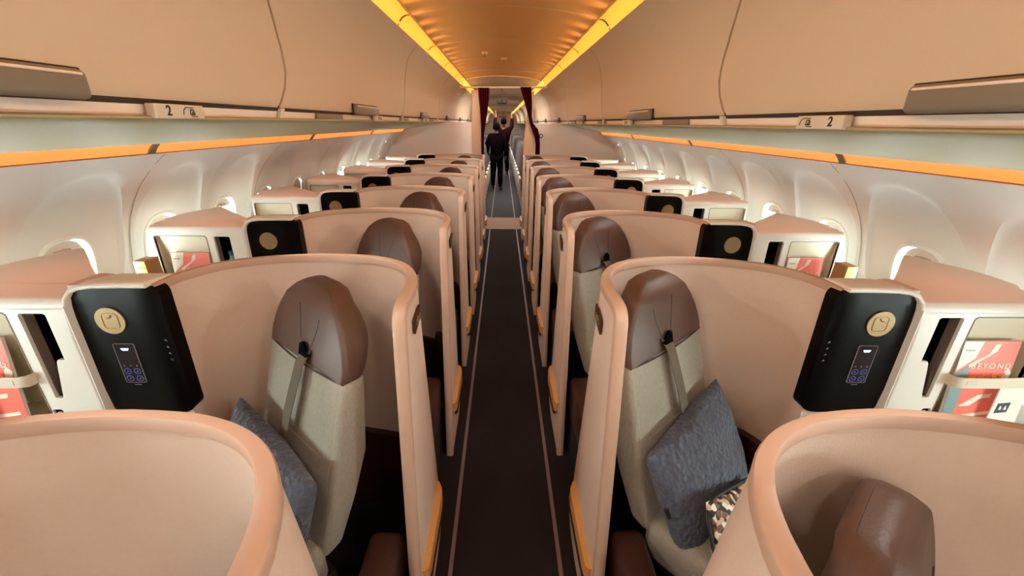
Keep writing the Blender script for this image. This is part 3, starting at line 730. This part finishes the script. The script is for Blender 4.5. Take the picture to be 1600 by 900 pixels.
for s in (-1, 1):
    W3, F3 = seat_axes(s); tilt = math.radians(24 if s > 0 else 20)
    V = (-F3 * math.sin(tilt) + Vector((0, 0, 1)) * math.cos(tilt)); roll = math.radians(7 if s > 0 else 4)
    U2 = (W3 * math.cos(roll) + V * math.sin(roll)).normalized(); V2 = (V * math.cos(roll) - W3 * math.sin(roll)).normalized()
    pc = on_seat(s, .225 if s > 0 else .22, .185 if s > 0 else .20, .555 if s > 0 else .55)
    o = pillow('pillow', 'slate blue quilted pillow leaning on the %s seat' % ('right' if s > 0 else 'left'), pc, U2, V2, -.0 + (.24 if s > 0 else .25), .20, .08, 'pillow', seed=3 + s)
    o['group'] = 'seat pillows'
    mb = MB(); q = pc + U2 * -.222 + V2 * .01; mb.box((-.002, -.018, -.006), (.014, .018, .006), lambda a, b, c: tuple(q + U2 * (a - .012) + V2 * b + U2.cross(V2) * c), .003); mb.build('pillow_tag', 'ink', o)
# patterned pouch beside the right pillow
W3, F3 = seat_axes(1); V = (-F3 * math.sin(.5) + Vector((0, 0, 1)) * math.cos(.5)); r = -.25
U2 = (W3 * math.cos(r) + V * math.sin(r)); V2 = (V * math.cos(r) - W3 * math.sin(r))
pc = Vector((.705, .865, .475))
o = pillow('bedding_pouch', 'pouch patterned with brown and white triangles between pillow and front partition', pc, U2, V2, .15, .13, .04, 'zig', seed=9); o['category'] = 'pouch'
mb = MB(); loop = []
for k in range(40):
    a = 2 * PI * k / 40; c, q = math.cos(a), math.sin(a); loop.append(pc + U2 * (.152 * math.copysign(abs(c) ** .35, c)) + V2 * (.132 * math.copysign(abs(q) ** .35, q)))
mb.tube(loop + loop[:1], .006, 6, False); mb.build('piping', 'ink', o)
def magazine(s, dy, label, sh=0):
    fr = lambda a, b, c: (s * a, CF + dy + c, b)
    t = thing('magazine', fr(1.5, .72, .0), label, 'magazine', 'magazines in the %s console pockets' % SIDE[s])
    # leaning cover: top leans to the back of the pocket
    x0, x1, z0, z1 = 1.412 + sh, 1.592 + sh, .722, 1.000
    dd = lambda z: -.018 + .028 * (z - z0) / (z1 - z0)
    L = lambda a, b, c: fr(a, b, dd(b) + c)
    mb = MB(); mb.prism([(x0, z0), (x1, z0), (x1, z1), (x0, z1)], 0, .008, L); mb.build('pages', 'paper', t)
    def art(name, m, poly, lift):
        # left edge of the cover is on the aisle side in both cabins; writing must read from the aisle
        pp = [((x0 + u * (x1 - x0)) if s > 0 else (x1 - u * (x1 - x0)), z0 + v * (z1 - z0)) for u, v in poly]
        mb = MB(); mb.prism(pp, -lift - .0005, -lift, L); return mb.build(name, m, t)
    art('cover', 'coral', [(0, 0), (1, 0), (1, 1), (0, 1)], .0005)
    art('teal_band', 'teal', [(0, 0), (.2, 0), (.24, .72), (0, .60)], .001)
    art('cream_corner', 'cream', [(0, .64), (.28, .80), (.34, 1), (0, 1)], .0014)
    art('cream_streak', 'cream', [(.22, .68), (.62, .88), (.66, .97), (.56, .96), (.5, .85), (.2, .72)], .0012)
    art('cream_swirl', 'cream', [(.25, .20), (.55, .34), (.8, .36), (.78, .31), (.6, .29), (.45, .2)], .0012)
    art('cream_flower', 'cream', [(.86, .55), (.97, .50), (1, .62), (.93, .68), (.88, .64)], .0012)
    art('foot_streak', 'cream', [(.12, .02), (.9, .10), (.9, .14), (.5, .10), (.12, .06)], .0012)
    art('masthead_line', 'teal', [(.06, .885), (.22, .885), (.22, .90), (.06, .90)], .002)
    th = math.atan(.1)
    rot = (PI / 2 - th * 0, 0, 0)
    xc = s * (x0 + (.60 if s > 0 else .40) * (x1 - x0)); zc = z0 + .70 * (z1 - z0)
    text('BEYOND', 'cover_title', 'cream', t, (xc, CF + dy + dd(zc) - .0022, zc), .026, (PI / 2 - .1, 0, 0), .0003, bold=.0003, space=1.35)
    mb = MB(); pts = []
    for k in range(60):
        u = .28 + .62 * k / 59; v = .55 + .025 * math.sin(k * .9) + .02 * math.sin(k * .37) + .03 * (k / 59)
        a = x0 + u * (x1 - x0) if s > 0 else x1 - (1.0 - u + .1) * (x1 - x0); pts.append(L(a, z0 + v * (z1 - z0), -.0018))
    mb.tube(pts, .0016, 5); mb.build('script_line', 'yellow', t)
    return t
def menu_card(s, dy, label):
    fr = lambda a, b, c: (s * a, CF + dy + c, b)
    t = thing('menu_card', fr(1.56, .702, -.03), label, 'card', 'cards in the console pockets')
    mb = MB(); mb.prism([(1.535, .703), (1.635, .703), (1.635, .888), (1.548, .888)], 0, .003, lambda a, b, c: fr(a, b, -.043 + .016 * (b - .703) / .185 + c)); mb.build('card_sheet', 'paper', t)
    mb = MB(); mb.prism([(1.553, .768), (1.592, .772), (1.596, .806), (1.557, .802)], -.0012, 0, lambda a, b, c: fr(a, b, -.043 + .016 * (b - .703) / .185 + c)); e = mb.build('emblem_tile', 'navy', t)
    mb = MB()
    for a in (1.566, 1.582): mb.prism([(a - .004, .780), (a + .004, .782), (a + .002, .794), (a - .002, .794)], -.002, -.001, lambda a, b, c: fr(a, b, -.043 + .016 * (b - .703) / .185 + c))
    mb.build('tile_mark', 'paper', e)
def kit(s, dy, label):
    fr = lambda a, b, c: (s * a, CF + dy + c, b)
    t = thing('amenity_kit', fr(1.62, .70, -.07), label, 'box', 'gold kits on the console shelves')
    mb = MB(); mb.box((1.598, .7005, -.125), (1.652, 1.0, -.045), lambda a, b, c: fr(a + .03 * (b - .7), b, c), .004); bx = mb.build('kit_box', 'kitside', t)
    mb = MB(); mb.box((1.600, .704, -.127), (1.650, .998, -.1248), lambda a, b, c: fr(a + .03 * (b - .7), b, c), .001); fc = mb.build('kit_face', 'kitgold', t)
    mb = MB(); rnd = random.Random(5)
    for i in range(9):
        for j in range(3):
            a = 1.607 + j * .016 + rnd.uniform(-.003, .003) + .03 * (.03 * i); b = .72 + i * .030
            mb.prism([(a, b), (a + .007, b + .004), (a + .005, b + .018), (a - .001, b + .010)], -.1278, -.1268, lambda a, b, c: fr(a, b, c))
    mb.build('kit_pattern', 'golddk', fc)
for s in (-1, 1):
    for k in range(3):
        magazine(s, PITCH * k, 'coral magazine titled BEYOND held in the %s console pocket %s' % (SIDE[s], row_name(k)), .042 if s < 0 and k == 0 else 0)
    for k in range(1, 3): kit(s, PITCH * k, 'gold patterned kit box on the %s console shelf %s' % (SIDE[s], row_name(k)))
    menu_card(s, 0, 'white card with a dark square tile in the %s console pocket' % SIDE[s])
# small bottle in the slot of the second-row console on the left
t = thing('water_bottle', (-1.325, CF + PITCH + .04, .80), 'small blue-capped water bottle in the left second-row console slot', 'bottle')
mb = MB(); c = (-1.325, CF + PITCH + .042)
def latheb(mb, c, prof, n=20): mb.loft([[(c[0] + r * math.cos(2 * PI * k / n), c[1] + r * math.sin(2 * PI * k / n), z) for k in range(n)] for r, z in prof])
latheb(mb, c, [(.020, .80), (.024, .806), (.024, .93), (.022, .95), (.011, .972), (.010, .98)]); b = mb.build('bottle_body', 'water', t)
mb = MB(); latheb(mb, c, [(.013, .981), (.0135, .983), (.0135, .999), (.012, 1.001)]); mb.build('cap', 'bluecap', t)
# ------------------------------------------------------------------ bulkhead, curtains, economy
def bulkheads():
    for s in (-1, 1):
        mb = MB(); xi = .47 if s < 0 else .455
        prof = [(xi, 0), (xi, 1.60), (.88, 1.597), (1.22, 1.536), (1.478, 1.49), (1.56, 1.50), (1.65, 1.42), (1.75, 1.30), (1.83, 1.13), (1.88, .9), (1.89, .6), (1.78, 0)]
        mb.prism(prof, BULK, BULK + .14, lambda a, b, c: (s * a, c, b)); struct(mb.build('wall_bulkhead_' + SIDE[s], 'bulk'))
        mb = MB(); xo = .340 if s < 0 else .318
        if s < 0: mb.box((xo, BULK - .03, 0), (xi, BULK + .16, 2.04), lambda a, b, c: (s * a, b, c), .012)
        else:
            mb.loft([[(xo + .00 + .045 * smooth(1.25, 1.75, z) + dx, y, z) for dx, y in ((0, BULK - .03), (.137 - .045 * smooth(1.25, 1.75, z), BULK - .03), (.137 - .045 * smooth(1.25, 1.75, z), BULK + .16), (0, BULK + .16))] for z in (0, .6, 1.2, 1.3, 1.4, 1.5, 1.6, 1.7, 1.8, 2.04)])
        trim(mb, 'post')
    mb = MB(); mb.tube([(-.64, BULK - .02, 2.075), (.64, BULK - .02, 2.095)], .013, 10); t = mb.build('curtain_rail', 'rail', org=(0, BULK - .02, 2.09)); tag(t, 'slim curtain rail across the top of the cabin doorway', 'rail', kind='thing')
    mb = MB(); mb.box((-1.9, YS - .05, 0), (1.9, YS, 2.3)); struct(mb.build('wall_front', 'bulk'))
    mb = MB(); mb.box((-1.9, END, 0), (1.9, END + .05, 2.3)); struct(mb.build('wall_rear', 'bulk'))
bulkheads()
# lavatory symbol on the left bulkhead
t = thing('lavatory_sign', (-.60, BULK, 1.42), 'white pair-of-figures symbol on the left bulkhead', 'sign')
mb = MB()
for dx in (-.035, .035):
    mb.disc((-.60 + dx, 1.462), .012, .003, lambda a, b, c: (a, BULK - .001 - c, b), 14)
    mb.prism([(-.60 + dx - .018, 1.445), (-.60 + dx + .018, 1.445), (-.60 + dx + .012, 1.375), (-.60 + dx - .012, 1.375)], 0, .003, lambda a, b, c: (a, BULK - .001 - c, b))
mb.box((-.603, BULK - .004, 1.375), (-.597, BULK - .001, 1.47)); mb.build('symbol', 'white', t)
def curtain(label, levels, pleats, y):
    """levels: (z, x_left, x_right, y offset, pleat depth)"""
    mb = MB(); n = pleats * 8; rows = []
    for z, a, b, dy, dep in levels:
        rows.append([(a + (b - a) * i / n, y + dy + dep * math.sin(2 * PI * pleats * i / n), z) for i in range(n + 1)])
    back = [[(p[0], p[1] + .006, p[2]) for p in r] for r in rows]
    mb.loft([r + q[::-1] for r, q in zip(rows, back)])
    o = mb.build('curtain', 'curtain', org=((levels[0][1] + levels[0][2]) / 2, y, levels[-1][0]), ang=60); tag(o, label, 'curtain', kind='thing'); return o
YC = BULK - .085
curtain('dark burgundy curtain bunched at the left of the cabin doorway', [(2.07, -.365, -.20, 0, .018), (1.95, -.36, -.205, 0, .02), (1.80, -.345, -.225, 0, .018), (1.65, -.335, -.25, .0, .014), (1.52, -.33, -.272, 0, .01), (1.44, -.328, -.285, 0, .006), (1.2, -.328, -.29, 0, .006), (.2, -.328, -.29, 0, .006)], 5, YC)
c2 = curtain('dark burgundy curtain swept right to a tie-back on the bulkhead', [(2.09, .245, .405, 0, .02), (1.95, .29, .42, 0, .02), (1.82, .335, .43, 0, .016), (1.70, .375, .425, 0, .012), (1.60, .40, .45, 0, .010), (1.52, .43, .525, 0, .012), (1.42, .475, .555, 0, .014), (1.30, .497, .565, 0, .012), (1.08, .497, .568, 0, .012), (.2, .497, .57, 0, .012)], 5, YC)
mb = MB(); mb.tube([(.575 + .024 * math.cos(2 * PI * k / 16), YC - .02, 1.425 + .026 * math.sin(2 * PI * k / 16)) for k in range(17)], .006, 6, False); mb.build('tie_ring', 'ink', c2)
# exit sign
t = thing('exit_sign', (-.02, 9, 2.0), 'brown hanging sign with two dark square symbols beyond the curtain', 'sign')
mb = MB(); mb.box((-.115, 8.98, 1.945), (.075, 9.02, 2.055), None, .008); mb.build('sign_case', 'exit', t)
mb = MB(); mb.box((-.10, 8.974, 1.965), (-.03, 8.981, 2.035)); mb.box((-.01, 8.974, 1.965), (.06, 8.981, 2.035)); mb.build('sign_squares', 'ink', t)
mb = MB(); mb.tube([(-.02, 9, 2.05), (-.02, 9, 2.22)], .008, 8); mb.build('sign_stem', 'exit', t)
t = thing('end_sign', (-.02, 20, 1.85), 'thin dark sign bar hanging far down the economy aisle', 'sign')
mb = MB(); mb.box((-.16, 19.98, 1.80), (.16, 20.02, 1.88), None, .006); mb.build('sign_bar', 'exit', t); mb = MB(); mb.tube([(0, 20, 1.87), (0, 20, 2.22)], .008, 8); mb.build('sign_stem', 'exit', t)
for k, (x, y) in enumerate(((-.18, 4.5), (.0, 4.85))):
    t = thing('smoke_detector', (x, y, 2.215), ['small cream round detector on the ceiling, left of centre', 'small oval vent disc on the ceiling centreline'][k], 'detector')
    mb = MB(); latheb(mb, (x, y), [(.03, 2.222), (.03, 2.205), (.02, 2.196), (.008, 2.194)]); mb.build('housing', 'bin', t); mb = MB(); latheb(mb, (x, y), [(.007, 2.197), (.007, 2.188), (.005, 2.187)], 10); mb.build('sensor', 'gap', t)
def eco_bench(s, y):
    t = thing('economy_seat_bench', (s * .95, y, 0), '', 'seat', 'economy seat benches on the %s' % SIDE[s])
    x0 = .33
    for i in range(3):
        a = x0 + .03 + i * .47
        mb = MB(); mb.loft([[(s * (a + u), y + f + (z - .45) * .22, z) for u, f in ((hw0, -.0), (.44 - hw0, .0), (.44 - hw0, .09), (hw0, .09))] for z, hw0 in ((.42, .0), (.7, .0), (1.0, .01), (1.12, .03), (1.17, .08))]); b = mb.build('seat_back', 'ecoseat', t, ang=60)
        mb = MB(); mb.box((a, y - .42, .36), (a + .44, y + .03, .47), lambda p, q, r: (s * p, q, r), .03); mb.build('seat_pan', 'ecoseat', t)
        mb = MB(); mb.box((a + .09, y + .115, .97), (a + .35, y + .15, 1.15), lambda p, q, r: (s * p, q, r), .012); mb.build('headrest', 'leather', b)
    for i in range(4):
        a = x0 + i * .47
        mb = MB(); mb.box((a - .022, y - .36, .60), (a + .022, y + .08, .64), lambda p, q, r: (s * p, q, r), .012)
        mb.box((a - .018, y - .0, .40), (a + .018, y + .08, .62), lambda p, q, r: (s * p, q, r), .006)
        if i == 0: mb.box((a - .024, y - .34, .30), (a + .012, y + .10, .60), lambda p, q, r: (s * p, q, r), .012)
        mb.build('armrest', 'ecoside', t)
    for a in (x0 + .06, x0 + 1.0):
        mb = MB(); mb.tube([(s * a, y - .36, .0), (s * a, y - .3, .2), (s * a, y - .28, .38)], .02, 8); mb.tube([(s * a, y + .1, .0), (s * a, y + .02, .2), (s * a, y - .05, .38)], .02, 8); mb.build('leg', 'ecoside', t)
    return t
for s in (-1, 1):
    p = eco_bench(s, 8.35); p['label'] = 'grey economy seats with white aisle side, %s of the doorway view, first row' % SIDE[s]
    for k in range(1, 14): dup(p, (0, .78 * k, 0), 'grey economy seats %s of the far aisle, %s row beyond the curtain' % (SIDE[s], ORD[k]))
# ------------------------------------------------------------------ people
def skin_mesh(name, m, parent, joints, edges, root, sub=1):
    me = bpy.data.meshes.new(name); ks = list(joints); idx = {k: i for i, k in enumerate(ks)}
    me.from_pydata([tuple(Vector(joints[k][0]) - Vector(parent['_o'])) for k in ks], [(idx[a], idx[b]) for a, b in edges], [])
    o = bpy.data.objects.new(name, me); COL.objects.link(o); o.parent = parent; o['_o'] = parent['_o']; me.materials.append(M[m])
    md = o.modifiers.new('skin', 'SKIN'); md.use_smooth_shade = True
    for k in ks:
        v = me.skin_vertices[0].data[idx[k]]; r = joints[k][1]; v.radius = r if isinstance(r, tuple) else (r, r); v.use_root = (k == root)
    if sub: q = o.modifiers.new('sub', 'SUBSURF'); q.levels = sub; q.render_levels = sub
    return o
def person(x, y, h, rotz, arms, label, top='uniform', head_turn=0.):
    """standing figure, faces +Y turned by rotz; arms: 'down' or 'up'"""
    t = thing('person', (x, y, 0), label, 'person')
    k = h / 1.70; cs, sn = math.cos(rotz), math.sin(rotz)
    def Q(a, b, c): return (x + (a * cs - b * sn) * k, y + (a * sn + b * cs) * k, c * k)
    J, E = {}, []
    def add(n, p, r, link=None):
        J[n] = (Q(*p), (r[0] * k, r[1] * k) if isinstance(r, tuple) else r * k)
        if link: E.append((link, n))
    add('pelvis', (0, 0, .93), (.15, .11)); add('waist', (0, -.01, 1.07), (.135, .10), 'pelvis'); add('chest', (0, -.01, 1.26), (.165, .115), 'waist'); add('neckb', (0, -.005, 1.42), (.075, .065), 'chest')
    add('neck', (0, .01, 1.49), .05, 'neckb'); add('skull', (0, .02, 1.57), (.072, .085), 'neck'); add('crown', (0, .012, 1.64), (.07, .085), 'skull')
    add('nose', (0, .112, 1.555), .012, 'skull')
    def leg(sg, sx, fy):
        n = 'l' if sg < 0 else 'r'
        add('hip' + n, (sg * .085, 0, .86), .085, 'pelvis'); add('knee' + n, (sg * (.09 + sx * .5), .02 + fy * .4, .48), .058, 'hip' + n); add('calf' + n, (sg * (.092 + sx), fy - .02, .32), .052, 'knee' + n)
        add('ankle' + n, (sg * (.095 + sx), fy - .02, .09), .036, 'calf' + n); add('toe' + n, (sg * (.105 + sx), fy + .13, .03), .03, 'ankle' + n)
    leg(-1, .0, .05); leg(1, .02, -.08)
    def arm(sg, el, wr, hd):
        n = 'l' if sg < 0 else 'r'
        add('sh' + n, (sg * .175, -.01, 1.37), .058, 'chest'); add('el' + n, el, .042, 'sh' + n); add('wr' + n, wr, .028, 'el' + n); add('palm' + n, hd, (.036, .018), 'wr' + n)
        d = (Vector(hd) - Vector(wr)).normalized(); side = Vector((0, 1, 0)) if abs(d.y) < .8 else Vector((1, 0, 0)); nn = d.cross(side).normalized() * sg
        for i, (o_, L) in enumerate(((-.027, .062), (-.009, .072), (.009, .075), (.027, .066))):
            b = Vector(hd) + side * o_ + d * .03; add('f%d%s' % (i, n), tuple(b), .0095, 'palm' + n); add('g%d%s' % (i, n), tuple(b + d * L * .5 + nn * -.006), .0085, 'f%d%s' % (i, n)); add('h%d%s' % (i, n), tuple(b + d * L * .9 + nn * -.022), .007, 'g%d%s' % (i, n))
        b = Vector(hd) + side * .036 - d * .01; add('t0' + n, tuple(b), .011, 'palm' + n); add('t1' + n, tuple(b + side * .025 + d * .03), .009, 't0' + n)
    if arms == 'down':
        arm(-1, (-.255, -.03, 1.10), (-.27, .05, .86), (-.265, .085, .78)); arm(1, (.255, -.02, 1.10), (.24, .09, .88), (.22, .14, .81))
    else:
        arm(-1, (-.27, .10, 1.50), (-.24, .16, 1.74), (-.24, .18, 1.82)); arm(1, (.27, .10, 1.48), (.26, .16, 1.72), (.26, .18, 1.80))
    JB = dict(J)
    for q in ('pelvis', 'waist', 'chest', 'neckb'): JB[q] = (J[q][0], tuple(v * .72 for v in J[q][1]))
    body = skin_mesh('body', 'skin', t, JB, E, 'pelvis')
    def cloth(name, m, keys, root, inf):
        jj = {q: (J[q][0], tuple(v + inf * k for v in J[q][1]) if isinstance(J[q][1], tuple) else J[q][1] + inf * k) for q in keys}
        skin_mesh(name, m, t, jj, [(a, b) for a, b in E if a in keys and b in keys], root)
    cloth('jacket', top, ['pelvis', 'waist', 'chest', 'neckb', 'shl', 'ell', 'wrl', 'shr', 'elr', 'wrr'], 'waist', .034)
    cloth('trousers', 'uniform', ['pelvis', 'hipl', 'kneel', 'calfl', 'anklel', 'hipr', 'kneer', 'calfr', 'ankler'], 'pelvis', .02)
    for n in 'lr':
        cloth('shoe', 'shoe', ['ankle' + n, 'toe' + n], 'ankle' + n, .010)
    # ears and hair
    hc = Vector(Q(0, -.005, 1.60))
    mb = MB(); rings = []
    for i in range(9):
        ph = -.55 + (PI / 2 + .5) * i / 8; r = math.cos(ph); rings.append([(hc.x + .098 * k * r * math.cos(2 * PI * j / 16), hc.y + .112 * k * r * math.sin(2 * PI * j / 16) - .012 * k, hc.z + .125 * k * math.sin(ph)) for j in range(16)])
    mb.loft(rings); mb.build('hair', 'hair', t, ang=80)
    return t
person(-.15, 10.8, 1.60, -.1, 'down', 'person in a dark uniform standing in the economy aisle, seen from behind')
person(.03, 14.2, 1.74, .05, 'up', 'person farther down the aisle reaching up to the bins with both arms', 'shirt')
# ------------------------------------------------------------------ light
w = bpy.data.worlds.new('World'); SC.world = w; w.use_nodes = True
bg = w.node_tree.nodes['Background']; bg.inputs['Color'].default_value = (.86, 1.0, .97, 1); bg.inputs['Strength'].default_value = 40
def area(name, loc, rot, sx, sy, power, col):
    l = bpy.data.lights.new(name, 'AREA'); l.shape = 'RECTANGLE'; l.size = sx; l.size_y = sy; l.energy = power; l.color = col
    o = bpy.data.objects.new(name, l); COL.objects.link(o); o.location = loc; o.rotation_euler = rot; return o
def spot(name, loc, target, power, col, ang, blend=.5, rad=.02):
    l = bpy.data.lights.new(name, 'SPOT'); l.energy = power; l.color = col; l.spot_size = math.radians(ang); l.spot_blend = blend; l.shadow_soft_size = rad
    o = bpy.data.objects.new(name, l); COL.objects.link(o); o.location = loc; o.rotation_euler = (Vector(target) - Vector(loc)).to_track_quat('-Z', 'Y').to_euler(); return o
for s in (-1, 1):
    y = 2.92 - 1.067 * 5.25
    while y < 8:
        spot('cove_lamp', (s * .575, y, 2.145), (-s * .35, y, 2.23), 1.75, (1, .54, .17), 150, 1., .05)
        y += .26675
    for k in range(9):
        y = -1.9 + 1.0 * k; spot('aisle_fill', (s * .57, y, 2.18), (-s * .40, y + 1.35, .85), 20, (1, .91, .82), 80, .8, .04)  # unseen fill spots added to brighten partitions and seats along the aisle
for s in (-1, 1):
    for k in range(-2, 9): spot('wall_strip_lamp', (s * 1.475, .4 + .8 * k, 1.468), (s * 1.42, .4 + .8 * k, .9), 1.4, (1, .34, .27), 150, 1., .03)
# added unseen fill lamp behind the viewpoint, then the economy fill
area('front_fill', (0, -1.6, 2.18), (0, 0, 0), .9, 1.6, 10, (1, .96, .92))
for y in (10, 15, 20, 25): area('economy_fill', (0, y, 2.19), (0, 0, 0), .8, 3, 65, (1, .93, .85))  # added ceiling fill standing in for daylight from economy windows
for s in (-1, 1):
    for k in range(-1, NR):
        y = .75 + PITCH * k
        spot('reading_lamp', (s * .98, y, 1.565), (s * .62, y + .25, .8), .9, (1, .93, .85), 100, .9, .03)
        spot('cross_aisle_fill', (s * 1.05, y - .25, 1.555), (-s * .30, y + .1, .85), 24, (1, .91, .82), 62, .9, .03)  # added fill spots aimed across the aisle to lift the partition sides
SC.view_settings.view_transform = 'Standard'; SC.view_settings.look = 'None'; SC.view_settings.exposure = 0.13; SC.view_settings.gamma = 1; SC.view_settings.use_curve_mapping = False
SC.cycles.use_denoising = True
SC.cycles.max_bounces = 8; SC.cycles.diffuse_bounces = 5; SC.cycles.sample_clamp_indirect = 6
for o in list(bpy.data.objects):
    if '_o' in o: del o['_o']
